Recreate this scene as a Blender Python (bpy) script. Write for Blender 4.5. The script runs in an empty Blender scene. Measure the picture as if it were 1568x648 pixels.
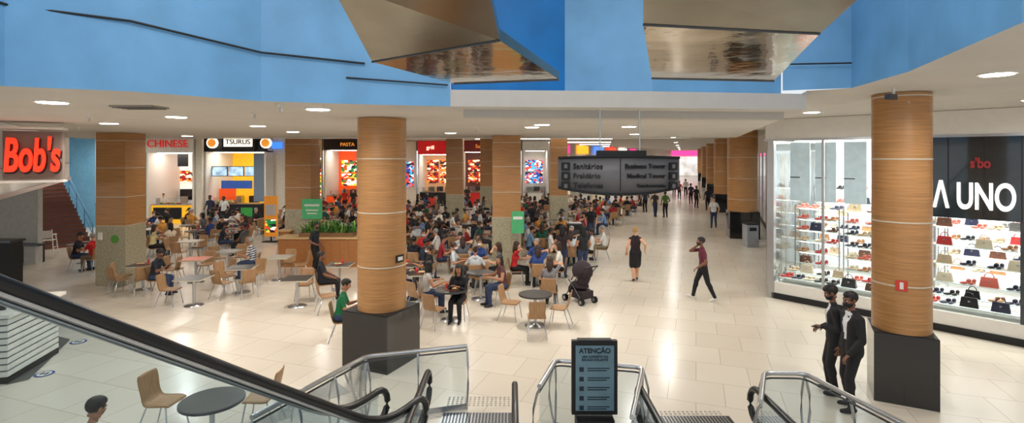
import bpy, math, random
import numpy as np
from mathutils import Vector, Matrix
random.seed(11)
HC=4.0; F=800.0; CX=784.0; HY=240.0
def P(px,py,z=0.0):
    d=(HC-z)*F/(py-HY); return ((px-CX)/F*d, d, z)
def X(px,d): return (px-CX)/F*d
def Z(py,d): return HC-(py-HY)*d/F
scene=bpy.context.scene
scene.view_settings.view_transform='Standard'
# ------------------------------------------------------------ materials
def lin(c):
    r=[]
    for v in c[:3]:
        v=v/255.0; r.append(v/12.92 if v<=.04045 else ((v+.055)/1.055)**2.4)
    return (*r,1.0)
_M={}
def M(name,col,rough=.5,metal=0.0,emit=0.0,noise=.06,nscale=6.0,bump=0.0,stretch=(1,1,1),coat=0.0):
    if name in _M: return _M[name]
    m=bpy.data.materials.new(name); m.use_nodes=True; nt=m.node_tree; N=nt.nodes; L=nt.links
    b=N['Principled BSDF']; c=lin(col)
    b.inputs['Roughness'].default_value=rough; b.inputs['Metallic'].default_value=metal
    if coat: b.inputs['Coat Weight'].default_value=coat
    tc=N.new('ShaderNodeTexCoord'); mp=N.new('ShaderNodeMapping'); mp.inputs['Scale'].default_value=stretch
    nz=N.new('ShaderNodeTexNoise'); nz.inputs['Scale'].default_value=nscale; nz.inputs['Detail'].default_value=5
    L.new(tc.outputs['Object'],mp.inputs[0]); L.new(mp.outputs[0],nz.inputs['Vector'])
    rp=N.new('ShaderNodeValToRGB'); rp.color_ramp.elements[0].position=.3; rp.color_ramp.elements[1].position=.7
    rp.color_ramp.elements[0].color=(*[max(0,v*(1-noise*1.6)) for v in c[:3]],1)
    rp.color_ramp.elements[1].color=(*[min(1,v*(1+noise)) for v in c[:3]],1)
    L.new(nz.outputs['Fac'],rp.inputs[0]); L.new(rp.outputs[0],b.inputs['Base Color'])
    if emit>0:
        L.new(rp.outputs[0],b.inputs['Emission Color']); b.inputs['Emission Strength'].default_value=emit
    if bump>0:
        bp=N.new('ShaderNodeBump'); bp.inputs['Strength'].default_value=bump; bp.inputs['Distance'].default_value=.02
        L.new(nz.outputs['Fac'],bp.inputs['Height']); L.new(bp.outputs[0],b.inputs['Normal'])
    _M[name]=m; return m
def glassmat(name,tint=(240,246,245),refl=.1):
    if name in _M: return _M[name]
    m=bpy.data.materials.new(name); m.use_nodes=True; nt=m.node_tree; N=nt.nodes; L=nt.links
    N.remove(N['Principled BSDF']); o=N['Material Output']
    t=N.new('ShaderNodeBsdfTransparent'); t.inputs[0].default_value=lin(tint)
    g=N.new('ShaderNodeBsdfGlossy'); g.inputs['Roughness'].default_value=.03
    f=N.new('ShaderNodeFresnel'); f.inputs[0].default_value=1.45
    x=N.new('ShaderNodeMixShader'); mm=N.new('ShaderNodeMath'); mm.operation='MULTIPLY'; mm.inputs[1].default_value=refl*7
    L.new(f.outputs[0],mm.inputs[0]); L.new(mm.outputs[0],x.inputs[0]); L.new(t.outputs[0],x.inputs[1]); L.new(g.outputs[0],x.inputs[2]); L.new(x.outputs[0],o.inputs[0])
    _M[name]=m; return m
def floormat():
    m=bpy.data.materials.new('cream_tile'); m.use_nodes=True; nt=m.node_tree; N=nt.nodes; L=nt.links
    b=N['Principled BSDF']; tc=N.new('ShaderNodeTexCoord'); mp=N.new('ShaderNodeMapping'); mp.inputs['Rotation'].default_value=(0,0,math.radians(19.4))
    br=N.new('ShaderNodeTexBrick'); br.inputs['Scale'].default_value=1.0
    br.inputs['Color1'].default_value=lin((230,220,204)); br.inputs['Color2'].default_value=lin((223,212,195)); br.inputs['Mortar'].default_value=lin((190,176,156))
    br.inputs['Mortar Size'].default_value=.006; br.inputs['Brick Width'].default_value=.9; br.inputs['Row Height'].default_value=.9; br.offset=.5
    L.new(tc.outputs['Object'],mp.inputs[0]); L.new(mp.outputs[0],br.inputs['Vector'])
    nz=N.new('ShaderNodeTexNoise'); nz.inputs['Scale'].default_value=.5; nz.inputs['Detail'].default_value=6
    L.new(tc.outputs['Object'],nz.inputs['Vector'])
    mr=N.new('ShaderNodeMapRange'); mr.inputs[3].default_value=.88; mr.inputs[4].default_value=1.06; L.new(nz.outputs['Fac'],mr.inputs[0])
    mx=N.new('ShaderNodeMix'); mx.data_type='RGBA'; mx.blend_type='MULTIPLY'; mx.inputs[0].default_value=1
    L.new(br.outputs['Color'],mx.inputs[6]); L.new(mr.outputs[0],mx.inputs[7]); L.new(mx.outputs[2],b.inputs['Base Color'])
    b.inputs['Roughness'].default_value=.23; b.inputs['Coat Weight'].default_value=.2; b.inputs['Coat Roughness'].default_value=.16
    return m
def menumat(name,scale,seed,emit=2.2,cols=((20,20,30),(210,60,20),(240,190,60),(245,240,230),(30,110,50))):
    if name in _M: return _M[name]
    m=bpy.data.materials.new(name); m.use_nodes=True; nt=m.node_tree; N=nt.nodes; L=nt.links
    b=N['Principled BSDF']; tc=N.new('ShaderNodeTexCoord'); mp=N.new('ShaderNodeMapping'); mp.inputs['Location'].default_value=(seed,seed*.7,seed*.3); mp.inputs['Scale'].default_value=(scale,scale,scale*1.6)
    v=N.new('ShaderNodeTexVoronoi'); v.distance='CHEBYCHEV'; v.inputs['Scale'].default_value=1
    L.new(tc.outputs['Object'],mp.inputs[0]); L.new(mp.outputs[0],v.inputs['Vector'])
    s=N.new('ShaderNodeSeparateColor'); L.new(v.outputs['Color'],s.inputs[0])
    r=N.new('ShaderNodeValToRGB'); r.color_ramp.interpolation='CONSTANT'
    while len(r.color_ramp.elements)<len(cols): r.color_ramp.elements.new(.5)
    for i,c in enumerate(cols): r.color_ramp.elements[i].position=i/len(cols); r.color_ramp.elements[i].color=lin(c)
    L.new(s.outputs[0],r.inputs[0]); L.new(r.outputs[0],b.inputs['Base Color']); L.new(r.outputs[0],b.inputs['Emission Color']); b.inputs['Emission Strength'].default_value=emit
    _M[name]=m; return m
def shirtmat():
    m=bpy.data.materials.new('shirt_fabric'); m.use_nodes=True; nt=m.node_tree; N=nt.nodes; L=nt.links
    b=N['Principled BSDF']; b.inputs['Roughness'].default_value=.85
    oi=N.new('ShaderNodeObjectInfo'); nz=N.new('ShaderNodeTexNoise'); nz.inputs['Scale'].default_value=9
    mr=N.new('ShaderNodeMapRange'); mr.inputs[3].default_value=.75; mr.inputs[4].default_value=1.15; L.new(nz.outputs['Fac'],mr.inputs[0])
    mx=N.new('ShaderNodeMix'); mx.data_type='RGBA'; mx.blend_type='MULTIPLY'; mx.inputs[0].default_value=1
    L.new(oi.outputs['Color'],mx.inputs[6]); L.new(mr.outputs[0],mx.inputs[7]); L.new(mx.outputs[2],b.inputs['Base Color'])
    return m
WHITE=M('white_paint',(226,222,214),.6,noise=.02)
CEILM=M('ceiling_plaster',(206,201,193),.8,noise=.03,nscale=1.2)
SOFF=M('soffit_paint',(194,188,180),.75,noise=.02)
BLUE=M('sky_blue_paint',(108,164,208),.48,noise=.1,nscale=1.4,bump=.3)
BLUE_SHADE=M('shaded_blue_paint',(10,112,182),.45,noise=.1,nscale=2)  # same blue wall; shade left of the fold painted in as a darker tone
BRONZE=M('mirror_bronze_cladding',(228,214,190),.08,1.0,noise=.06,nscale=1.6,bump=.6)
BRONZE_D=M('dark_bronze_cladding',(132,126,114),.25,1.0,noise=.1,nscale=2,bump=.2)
BLACK=M('black_gloss',(14,14,15),.15,noise=.1,coat=.5)
BLKM=M('black_matte',(18,18,20),.6)
RUB=M('black_rubber',(10,11,14),.32)
STEEL=M('brushed_steel',(190,192,195),.28,1.0,noise=.05,nscale=30)
STEELD=M('steel_grey_dark',(90,92,96),.35,.9)
WOOD=M('column_wood_veneer',(178,128,76),.4,noise=.18,nscale=3,stretch=(.6,.6,22),coat=.15)
WOODC=M('plywood_chair',(166,128,90),.45,noise=.12,nscale=5,stretch=(8,1,1))
WOODT=M('counter_wood',(180,120,66),.45,noise=.15,nscale=4,stretch=(1,1,12))
STONE=M('granite_beige',(172,164,138),.3,noise=.24,nscale=24)
TTOP=M('table_top_grey',(68,65,62),.35,noise=.08)
TEDGE=M('table_edge_light',(200,190,172),.5)
TORG=M('table_top_orange',(206,96,52),.4)
TWHT=M('table_top_light',(186,178,164),.4)
LAMP=M('lamp_emitter',(255,248,234),.5,emit=16,noise=0)
PANL=M('light_panel',(255,250,240),.5,emit=8,noise=0)
GLASS=glassmat('clear_glass',(248,251,251),.06); GLASSG=glassmat('balustrade_glass',(226,237,242),.1)
SHIRT=shirtmat()
# ------------------------------------------------------------ mesh builder
class MB:
    def __init__(s): s.v=[]; s.f=[]; s.m=[]; s.s=[]; s.mats=[]; s.T=None
    def mi(s,mat):
        if mat not in s.mats: s.mats.append(mat)
        return s.mats.index(mat)
    def add(s,vs,fs,mat,smooth=False):
        o=len(s.v)
        if s.T is not None: vs=[s.T@Vector(v) for v in vs]
        s.v.extend([tuple(v) for v in vs]); k=s.mi(mat) if not isinstance(mat,int) else mat
        for f in fs: s.f.append(tuple(i+o for i in f)); s.m.append(k); s.s.append(smooth)
    def box(s,c,sz,mat,rz=0.0):
        hx,hy,hz=sz[0]/2,sz[1]/2,sz[2]/2; cs,sn=math.cos(rz),math.sin(rz); vs=[]
        for z in (-hz,hz):
            for x,y in ((-hx,-hy),(hx,-hy),(hx,hy),(-hx,hy)): vs.append((c[0]+x*cs-y*sn,c[1]+x*sn+y*cs,c[2]+z))
        s.add(vs,[(3,2,1,0),(4,5,6,7),(0,1,5,4),(1,2,6,5),(2,3,7,6),(3,0,4,7)],mat)
    def b2(s,a,b,mat): s.box([(a[i]+b[i])/2 for i in range(3)],[abs(b[i]-a[i]) for i in range(3)],mat)
    def cyl(s,p0,p1,r0,mat,r1=None,n=16,caps=True):
        r1=r0 if r1 is None else r1; p0=Vector(p0);p1=Vector(p1); ax=(p1-p0).normalized()
        a=ax.orthogonal().normalized(); b=ax.cross(a); vs=[]
        for p,r in ((p0,r0),(p1,r1)):
            for i in range(n):
                t=2*math.pi*i/n; vs.append(p+a*math.cos(t)*r+b*math.sin(t)*r)
        s.add(vs,[(i,(i+1)%n,n+(i+1)%n,n+i) for i in range(n)],mat,True)
        if caps: s.add(vs,[tuple(range(n-1,-1,-1)),tuple(range(n,2*n))],mat)
    def path(s,pts,r,mat,n=8,flat=1.0):
        pts=[Vector(p) for p in pts]; vs=[]; K=len(pts)
        for i,p in enumerate(pts):
            t=(pts[min(i+1,K-1)]-pts[max(i-1,0)]).normalized()
            a=t.cross(Vector((0,0,1)))
            if a.length<.05: a=Vector((1,0,0)) if not vs else lasta
            a.normalize(); lasta=a; b=t.cross(a).normalized()
            for k in range(n):
                q=2*math.pi*k/n; vs.append(p+a*math.cos(q)*r+b*math.sin(q)*r*flat)
        fs=[(i*n+k,i*n+(k+1)%n,(i+1)*n+(k+1)%n,(i+1)*n+k) for i in range(K-1) for k in range(n)]
        s.add(vs,fs,mat,True); s.add(vs,[tuple(range(n-1,-1,-1)),tuple(range((K-1)*n,K*n))],mat)
    def ell(s,c,r,mat,R=None,n=14,k=8,keep=None):
        vs=[];c=Vector(c)
        for i in range(k+1):
            th=math.pi*i/k
            for j in range(n):
                ph=2*math.pi*j/n
                v=Vector((math.sin(th)*math.cos(ph)*r[0],math.sin(th)*math.sin(ph)*r[1],math.cos(th)*r[2]))
                if R is not None: v=R@v
                vs.append(c+v)
        fs=[]
        for i in range(k):
            for j in range(n):
                f=(i*n+j,(i+1)*n+j,(i+1)*n+(j+1)%n,i*n+(j+1)%n)
                if i==0: f=(j,(i+1)*n+j,(i+1)*n+(j+1)%n)
                if i==k-1: f=(i*n+j,(i+1)*n+j,i*n+(j+1)%n)
                if keep is None or keep(sum((vs[q] for q in f),Vector())/len(f)): fs.append(f)
        s.add(vs,fs,mat,True)
    def cap(s,p0,r0,p1,r1,mat=None,n=12,k=3):
        p0=Vector(p0);p1=Vector(p1);d=p1-p0
        if d.length<1e-5: d=Vector((0,0,1e-4)); 
        ax=d.normalized(); a=ax.orthogonal().normalized(); b=ax.cross(a); vs=[p0-ax*r0]; rings=[]
        for i in range(1,k+1):
            t=math.pi/2*i/k; rings.append((p0-ax*r0*math.cos(t),r0*math.sin(t)))
        for i in range(0,k):
            t=math.pi/2*i/k; rings.append((p1+ax*r1*math.sin(t),r1*math.cos(t)))
        for c,r in rings:
            for j in range(n):
                q=2*math.pi*j/n; vs.append(c+a*math.cos(q)*r+b*math.sin(q)*r)
        vs.append(p1+ax*r1); fs=[]
        for j in range(n): fs.append((0,1+(j+1)%n,1+j))
        for i in range(len(rings)-1):
            for j in range(n): fs.append((1+i*n+j,1+i*n+(j+1)%n,1+(i+1)*n+(j+1)%n,1+(i+1)*n+j))
        o=1+(len(rings)-1)*n; e=len(vs)-1
        for j in range(n): fs.append((o+j,o+(j+1)%n,e))
        s.add(vs,fs,mat if mat is not None else BLKM,True)
    def lathe(s,prof,mat,c=(0,0,0),n=24):
        vs=[]
        for r,z in prof:
            for j in range(n):
                q=2*math.pi*j/n; vs.append((c[0]+r*math.cos(q),c[1]+r*math.sin(q),c[2]+z))
        s.add(vs,[(i*n+j,i*n+(j+1)%n,(i+1)*n+(j+1)%n,(i+1)*n+j) for i in range(len(prof)-1) for j in range(n)],mat,True)
    def mesh(s,name):
        me=bpy.data.meshes.new(name); me.from_pydata(s.v,[],s.f)
        for m in s.mats: me.materials.append(m)
        me.polygons.foreach_set('material_index',s.m); me.polygons.foreach_set('use_smooth',s.s); me.update(); return me
    def obj(s,name,loc=(0,0,0),rz=0.0,parent=None): return put(s.mesh(name),name,loc,rz,parent)
def put(me,name,loc=(0,0,0),rz=0.0,parent=None,scale=1.0,color=None):
    o=bpy.data.objects.new(name,me); scene.collection.objects.link(o); o.location=loc; o.rotation_euler=(0,0,rz); o.scale=(scale,)*3
    if parent: o.parent=parent
    if color: o.color=lin(color)
    return o
def empty(name,loc,rz=0.0):
    e=bpy.data.objects.new(name,None); scene.collection.objects.link(e); e.location=loc; e.rotation_euler=(0,0,rz); return e
def text(body,size,mat,loc,parent=None,rz=0.0,ext=.01,name='lettering',off=0.0,shear=0.0,align='CENTER',rx=math.pi/2,sx=1.0):
    cu=bpy.data.curves.new(name,'FONT'); cu.body=body; cu.size=size; cu.extrude=ext; cu.offset=off; cu.shear=shear; cu.align_x=align; cu.align_y='CENTER'
    t=bpy.data.objects.new('tmp',cu); scene.collection.objects.link(t); dg=bpy.context.evaluated_depsgraph_get()
    me=bpy.data.meshes.new_from_object(t.evaluated_get(dg)); bpy.data.objects.remove(t)
    me.materials.clear(); me.materials.append(mat)
    o=put(me,name,loc,rz,parent); o.rotation_euler=(rx,0,rz); o.scale=(sx,1,1); return o
def remesh(mb,vox,sm=4,dec=None):
    me=mb.mesh('t'); o=bpy.data.objects.new('t',me); scene.collection.objects.link(o)
    r=o.modifiers.new('r','REMESH'); r.mode='VOXEL'; r.voxel_size=vox
    if sm: q=o.modifiers.new('s','SMOOTH'); q.factor=.5; q.iterations=sm
    if dec: q=o.modifiers.new('d','DECIMATE'); q.ratio=dec
    dg=bpy.context.evaluated_depsgraph_get(); m2=bpy.data.meshes.new_from_object(o.evaluated_get(dg))
    vs=[tuple(v.co) for v in m2.vertices]; fs=[tuple(p.vertices) for p in m2.polygons]
    bpy.data.objects.remove(o); bpy.data.meshes.remove(m2); bpy.data.meshes.remove(me); return vs,fs
# ------------------------------------------------------------ people
SK={'a':M('skin_light',(212,160,128),.55),'b':M('skin_tan',(174,120,88),.55),'c':M('skin_brown',(120,78,55),.5)}
HR={'k':M('hair_black',(20,16,15),.55,noise=.3,nscale=40),'n':M('hair_brown',(60,38,24),.55,noise=.3,nscale=40),'y':M('hair_blonde',(186,144,90),.55,noise=.25,nscale=40),'w':M('hair_grey',(150,145,140),.6)}
PT={'k':M('trousers_black',(18,18,22),.8),'j':M('denim_blue',(48,62,92),.85,noise=.15,nscale=30),'g':M('trousers_khaki',(120,106,84),.85),'s':M('shorts_grey',(74,74,78),.85)}
SH={'k':M('shoe_dark',(22,20,20),.4),'w':M('shoe_white',(215,212,206),.5)}
EYEW=M('eye_white',(230,226,220),.3); EYED=M('eye_dark',(25,16,12),.2); LIPS=M('lips',(140,74,66),.5); MASKM=M('face_mask_white',(220,226,230),.8); MASKB=M('face_mask_black',(22,22,26),.8)
SUIT=M('suit_black',(17,17,21),.75,noise=.15,nscale=20); DSHIRT=M('dress_shirt_white',(222,222,226),.8)
hb=MB()
hb.ell((0,-.012,.03),(.075,.095,.088),BLKM); hb.ell((0,.018,-.03),(.06,.072,.08),BLKM); hb.ell((0,.052,-.088),(.03,.028,.024),BLKM)
for q in(-1,1):
    hb.ell((q*.036,.058,-.022),(.024,.024,.024),BLKM); hb.ell((q*.077,-.005,-.005),(.009,.02,.032),BLKM); hb.ell((q*.04,-.0,-.07),(.024,.045,.026),BLKM)
    hb.cap((q*.016,.083,.026),.011,(q*.045,.068,.026),.01)
hb.cap((0,.084,.018),.009,(0,.104,-.018),.013); hb.cap((-.012,.092,-.022),.009,(.012,.092,-.022),.009); hb.cap((-.016,.082,-.052),.010,(.016,.082,-.052),.010)
HEAD=remesh(hb,.0065,3)
ha=MB(); ha.ell((0,.045,0),(.041,.052,.015),BLKM); ha.cap((0,-.02,0),.026,(0,.02,0),.026)
for x,l in((-.031,.058),(-.0105,.072),(.0105,.078),(.031,.068)):
    a=(x,.085,0); b=(x*1.1,.085+l*.45,-.006); c=(x*1.12,.085+l*.78,-.022); d=(x*1.12,.085+l*.95,-.042)
    ha.cap(a,.0098,b,.009,n=8,k=2); ha.cap(b,.009,c,.0082,n=8,k=2); ha.cap(c,.0082,d,.0072,n=8,k=2)
ha.cap((.028,.02,-.002),.014,(.052,.05,-.012),.0105,n=8); ha.cap((.052,.05,-.012),.0105,(.056,.078,-.024),.0085,n=8)
HAND=remesh(ha,.0042,1,.35)
def ik(a,t,l1,l2,pole):
    a=Vector(a);t=Vector(t);d=t-a;L=min(d.length,(l1+l2)*.995);u=d.normalized();t=a+u*L
    x=(l1*l1-l2*l2+L*L)/(2*L); h=math.sqrt(max(0,l1*l1-x*x)); p=Vector(pole); p=(p-u*p.dot(u)).normalized()
    return a+u*x+p*h,t
def person(name,pelvis=(0,0,.93),lean=0.03,side=0.0,hy=0.0,hp=0.0,hands=((-.24,.03,.86),(.24,.03,.86)),feet=((-.1,0,.085),(.1,0,.085)),fyaw=(0.1,-0.1),
           kpole=(0,1,.1),fpitch=(0,0),skin='b',hair='k',style='short',female=False,sleeve=.75,longsleeve=False,pants='j',pantlen=1.0,shoe='k',suit=False,skirt=0,mask=None,top=None,epole=None,belly=0,openfront=False,phone=None,bag=False,striped=False):
    B=MB(); caps=[]
    shirt=top or (SUIT if suit else SHIRT); sk=SK[skin]; pn=SUIT if suit else PT[pants]; shm=SH[shoe]
    pv=Vector(pelvis); u=Vector((math.sin(side),math.sin(lean),math.cos(lean))).normalized(); r=Vector((1,0,0)); r=(r-u*r.dot(u)).normalized(); f=u.cross(r)
    def C(a,ra,b,rb,lab): B.cap(a,ra,b,rb); caps.append((np.array(a),ra,np.array(b),rb,lab))
    sw=.155 if female else .178; hw=.092 if female else .085; e=.012 if suit else 0
    for q in(-1,1):
        C(pv+r*q*.062-u*.02,.108+e+(.006 if female else 0),pv+r*q*.05+u*.16,.092+e+belly*.5,'hip')
        C(pv+r*q*.05+u*.14+f*belly*.4,.092+e+belly,pv+r*q*.072+u*.33,.104+e,'torso')
        C(pv+r*q*.07+u*.33,.102+e,pv+r*q*(sw-.05)+u*.42,.07+e,'torso')
        if female: C(pv+r*q*.07+u*.315+f*.06,.06,pv+r*q*.06+u*.36+f*.05,.05,'torso')
    nk=pv+u*.475; C(nk-r*.06,.062,nk+r*.06,.062,'torso')
    C(nk,.05,pv+u*.575+Vector((0,.015,.0)),.047,'neck')
    hc=pv+u*.60+Vector((0,.03,.075))
    arms=[]
    for i,q in enumerate((-1,1)):
        s_=pv+r*q*sw+u*.425; ep=(epole[i] if epole else (q*.6,-1,-.5)); el,w=ik(s_,hands[i],.285,.255,ep)
        C(s_-r*q*.03,.06+e,s_,.058+e,'torso'); C(s_,.056+e,el,.042+e,'uarm'+str(i)); C(el,.042+e,el+(w-el)*.35,.042+e,'farm'); C(el+(w-el)*.35,.042+e,w,.028+(.012 if longsleeve or suit else 0),'farm'); arms.append((el,w))
    for i,q in enumerate((-1,1)):
        h=pv+r*q*hw-u*.02; kn,an=ik(h,feet[i],.43,.41,kpole); g=.008
        C(h,.09+g,kn,.06+g,'thigh'); C(kn,.06+g,kn+(an-kn)*.3-Vector((0,.012,0)),.058+g,'calf'); C(kn+(an-kn)*.3,.056+g,an,.04+g,'calf')
        fd=Vector((math.sin(fyaw[i])*-1,math.cos(fyaw[i]),-math.tan(fpitch[i]))).normalized(); dn=Vector((0,0,-.045))
        C(an+dn-fd*.045,.038,an+dn+fd*.06,.04,'foot'); C(an+dn+fd*.06,.04,an+dn+fd*.155,.031,'foot')
        if skirt>0: C(h,.105,h+(kn-h)*min(1,skirt),.095+.02*skirt,'skirt')
    if skirt>0:
        ks=(Vector(feet[0])+Vector(feet[1]))/2; ce=pv+(ks-pv)*min(.85,skirt*.5); C(pv,.13,ce,.12,'skirt')
    if suit or longsleeve:
        C(pv-u*.06-r*.06,.118+e*.3,pv+u*.1-r*.06,.10+e,'hip'); C(pv-u*.06+r*.06,.118+e*.3,pv+u*.1+r*.06,.10+e,'hip')
    vs,fs=remesh(B,.0155,3)
    O=MB(); V=np.array(vs); cen=np.array([V[list(q)].mean(0) for q in fs]); best=np.full(len(fs),1e9); bi=np.zeros(len(fs),int); bt=np.zeros(len(fs))
    for k,(a,ra,b,rb,lab) in enumerate(caps):
        ab=b-a; t=np.clip(((cen-a)@ab)/max(1e-8,ab@ab),0,1); dd=np.linalg.norm(cen-(a+t[:,None]*ab),axis=1)-(ra+(rb-ra)*t)
        w=dd<best; best[w]=dd[w]; bi[w]=k; bt[w]=t[w]
    ms=[]; pvn=np.array(pv); un=np.array(u); fn=np.array(f); rn=np.array(r)
    for k,t,c in zip(bi,bt,cen):
        lab=caps[k][4]; rel=c-pvn
        if lab=='torso': m=shirt
        elif lab=='hip': m=shirt if (rel@un>-.03 or suit or skirt>=1) else pn
        elif lab[:4]=='uarm': m=shirt if (t<sleeve or longsleeve or suit) else sk
        elif lab=='farm': m=shirt if longsleeve or suit else sk
        elif lab=='neck': m=sk
        elif lab=='thigh': m=pn if pantlen>=.5 or t<pantlen*2 else sk
        elif lab=='calf': m=pn if pantlen>=1 else sk
        elif lab=='skirt': m=shirt if skirt>=1 else pn
        else: m=shm
        if skirt>0 and lab in('thigh','calf'): m=sk
        if openfront and lab in('torso','hip') and rel@fn>.05 and abs(rel@rn)<.018+max(0,(rel@un-.12))*.17 and rel@un>.1: m=DSHIRT
        if striped and m is SHIRT and int((rel@un)*28+50)%2==0: m=DSHIRT
        ms.append(m)
    O.v.extend(vs)
    for q,m in zip(fs,ms): O.f.append(q); O.m.append(O.mi(m)); O.s.append(True)
    Rh=Matrix.Rotation(hy,4,'Z')@Matrix.Rotation(hp,4,'X'); O.T=Matrix.Translation(hc)@Rh@Matrix.Scale(1.03,4)
    O.add(HEAD[0],HEAD[1],sk,True); hm=HR[hair]
    for q in(-1,1):
        O.ell((q*.031,.074,.004),(.013,.01,.009),EYEW,n=8,k=6); O.ell((q*.031,.082,.004),(.006,.005,.006),EYED,n=8,k=6)
        O.cap((q*.017,.092,.028),.004,(q*.046,.077,.028),.003,hm,n=6,k=2)
    O.ell((0,.0885,-.054),(.022,.007,.007),LIPS,n=10,k=6)
    if mask: O.ell((0,.037,-.052),(.066,.078,.05),MASKM if mask=='w' else MASKB)
    O.ell((0,-.018,.038),(.083,.1,.09),hm,n=20,k=14,keep=lambda v:not(v.y>.03 and v.z<.062) and v.z>(-.055 if v.y<-.02 else .0))
    if style=='short': O.ell((0,.0,.075),(.07,.088,.055),hm)
    if style in('long','pony'):
        O.ell((0,-.03,.05),(.084,.095,.088),hm,n=18,k=10,keep=lambda v:not(v.y>.02 and v.z<.07))
    if style=='long':
        O.ell((0,-.078,-.08),(.085,.045,.17),hm); O.ell((-.074,-.02,-.06),(.022,.045,.12),hm); O.ell((.074,-.02,-.06),(.022,.045,.12),hm)
    if style=='pony': O.cap((0,-.1,.06),.03,(0,-.15,-.12),.022,hm)
    if style=='bun': O.ell((0,-.09,.1),(.045,.045,.045),hm)
    if style=='cap': O.ell((0,-.005,.06),(.088,.105,.075),BLKM,keep=lambda v:v.z>.045); O.ell((0,.1,.055),(.06,.055,.01),BLKM)
    for i,q in enumerate((-1,1)):
        el,w=arms[i]; y=(w-el).normalized(); zz=Vector((0,0,1)) if abs(y.z)<.8 else Vector((q*1.0,0,0)); x=y.cross(zz).normalized(); zz=x.cross(y)
        if abs(y.z)>=.8: x=-x if (x.y*1<0) else x; zz=x.cross(y)
        R=Matrix((x,y,zz)).transposed().to_4x4()
        mir=Matrix.Diagonal((1,1,1,1))
        if abs(y.z)<.8 and i==1: mir=Matrix.Diagonal((-1,1,1,1))
        O.T=Matrix.Translation(w)@R@mir; O.add(HAND[0],HAND[1],sk,True)
        if phone==i: O.box((0,.09,-.03),(.075,.15,.01),BLACK)
    O.T=None
    return O.mesh(name)
sit=dict(pelvis=(0,-.07,.55),feet=((-.11,.34,.085),(.11,.36,.085)),kpole=(0,1,1))
TB=((-.17,.30,.80),(.17,.32,.80))
V=[]
def seat(**k):
    d=dict(sit); d.update(k); V.append(person('diner_mesh',**d)); return V[-1]
seat(lean=.2,hp=-.35,hands=TB,skin='b',hair='k',style='short',pants='j')
seat(lean=.12,hp=-.15,hands=((-.16,.33,.80),(.06,.20,1.10)),skin='a',hair='n',style='long',female=True,pants='k')
seat(lean=-.08,hp=-.1,hands=((-.14,.25,.62),(.14,.25,.62)),skin='c',hair='k',style='short',pants='k',belly=.02)
seat(lean=.28,hp=-.45,hands=((-.1,.34,.80),(.14,.32,.82)),skin='a',hair='k',style='pony',female=True,pants='j',longsleeve=True)
seat(lean=.15,hy=.6,hands=((-.2,.3,.80),(.2,.32,.8)),skin='b',hair='k',style='long',female=True,pants='j',sleeve=.3)
seat(lean=.1,hy=-.7,hands=((-.1,.34,.80),(.2,.3,.8)),skin='a',hair='w',style='short',pants='g',belly=.03)
seat(lean=.22,hp=-.3,hands=((-.12,.30,.84),(.10,.31,.84)),skin='c',hair='k',style='cap',pants='j',phone=1)
seat(lean=-.03,hy=.2,hands=((-.16,.3,.80),(.2,.2,.8)),skin='b',hair='n',style='bun',female=True,pants='s',mask='w')
def seated(loc,ang,v,col,name='seated_diner'): return put(V[v],name,loc,math.radians(ang),color=col)
# ------------------------------------------------------------ furniture meshes
def chair_mesh():
    b=MB(); prof=[(.22,.438,.185),(.16,.448,.2),(.05,.442,.208),(-.07,.434,.205),(-.14,.442,.198),(-.185,.478,.188),(-.21,.54,.178),(-.228,.62,.18),(-.245,.71,.19),(-.262,.80,.188),(-.27,.84,.165)]
    nx=7; vs=[]
    for side in(0,1):
        for i,(y,z,w) in enumerate(prof):
            a=prof[max(0,i-1)];c=prof[min(len(prof)-1,i+1)]; ty,tz=c[0]-a[0],c[1]-a[1]; l=math.hypot(ty,tz); ny,nz=tz/l,-ty/l
            for j in range(nx):
                s_=j/(nx-1)*2-1; bow=.022*(s_*s_)*(1 if i>4 else .3); off=-.012*side
                vs.append((s_*w,y+ny*(bow+off) if i>4 else y, z+nz*off+(0 if i>4 else bow)-(.012*side if i<=4 else 0)))
    n=len(prof)*nx; fs=[]
    for i in range(len(prof)-1):
        for j in range(nx-1):
            a=i*nx+j; fs+= [(a,a+1,a+nx+1,a+nx),(n+a+nx,n+a+nx+1,n+a+1,n+a)]
    for i in range(len(prof)-1):
        for j in (0,nx-1):
            a=i*nx+j; fs.append((a,a+nx,n+a+nx,n+a))
    for i in (0,len(prof)-1):
        for j in range(nx-1):
            a=i*nx+j; fs.append((a,a+1,n+a+1,n+a))
    b.add(vs,fs,WOODC,True)
    for q in(-1,1):
        b.path([(q*.215,.235,.011),(q*.17,.17,.425),(q*.15,.1,.43)],.0115,STEEL); b.path([(q*.215,-.26,.011),(q*.165,-.12,.42),(q*.15,-.05,.425)],.0115,STEEL)
        b.path([(q*.15,.12,.427),(q*.15,-.08,.422)],.011,STEEL)
    b.path([(-.15,.1,.425),(.15,.1,.425)],.011,STEEL); b.path([(-.15,-.07,.42),(.15,-.07,.42)],.011,STEEL)
    return b.mesh('dining_chair')
CH=chair_mesh()
def sqtable(top,name):
    b=MB(); b.box((0,0,.735),(.72,.72,.028),TEDGE); b.box((0,0,.751),(.7,.7,.006),top); b.box((0,0,.712),(.3,.3,.02),STEELD)
    b.cyl((0,0,.02),(0,0,.71),.035,STEEL); b.lathe([(.24,0.001),(.24,.012),(.05,.03),(.035,.05)],STEEL); return b.mesh(name)
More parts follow.
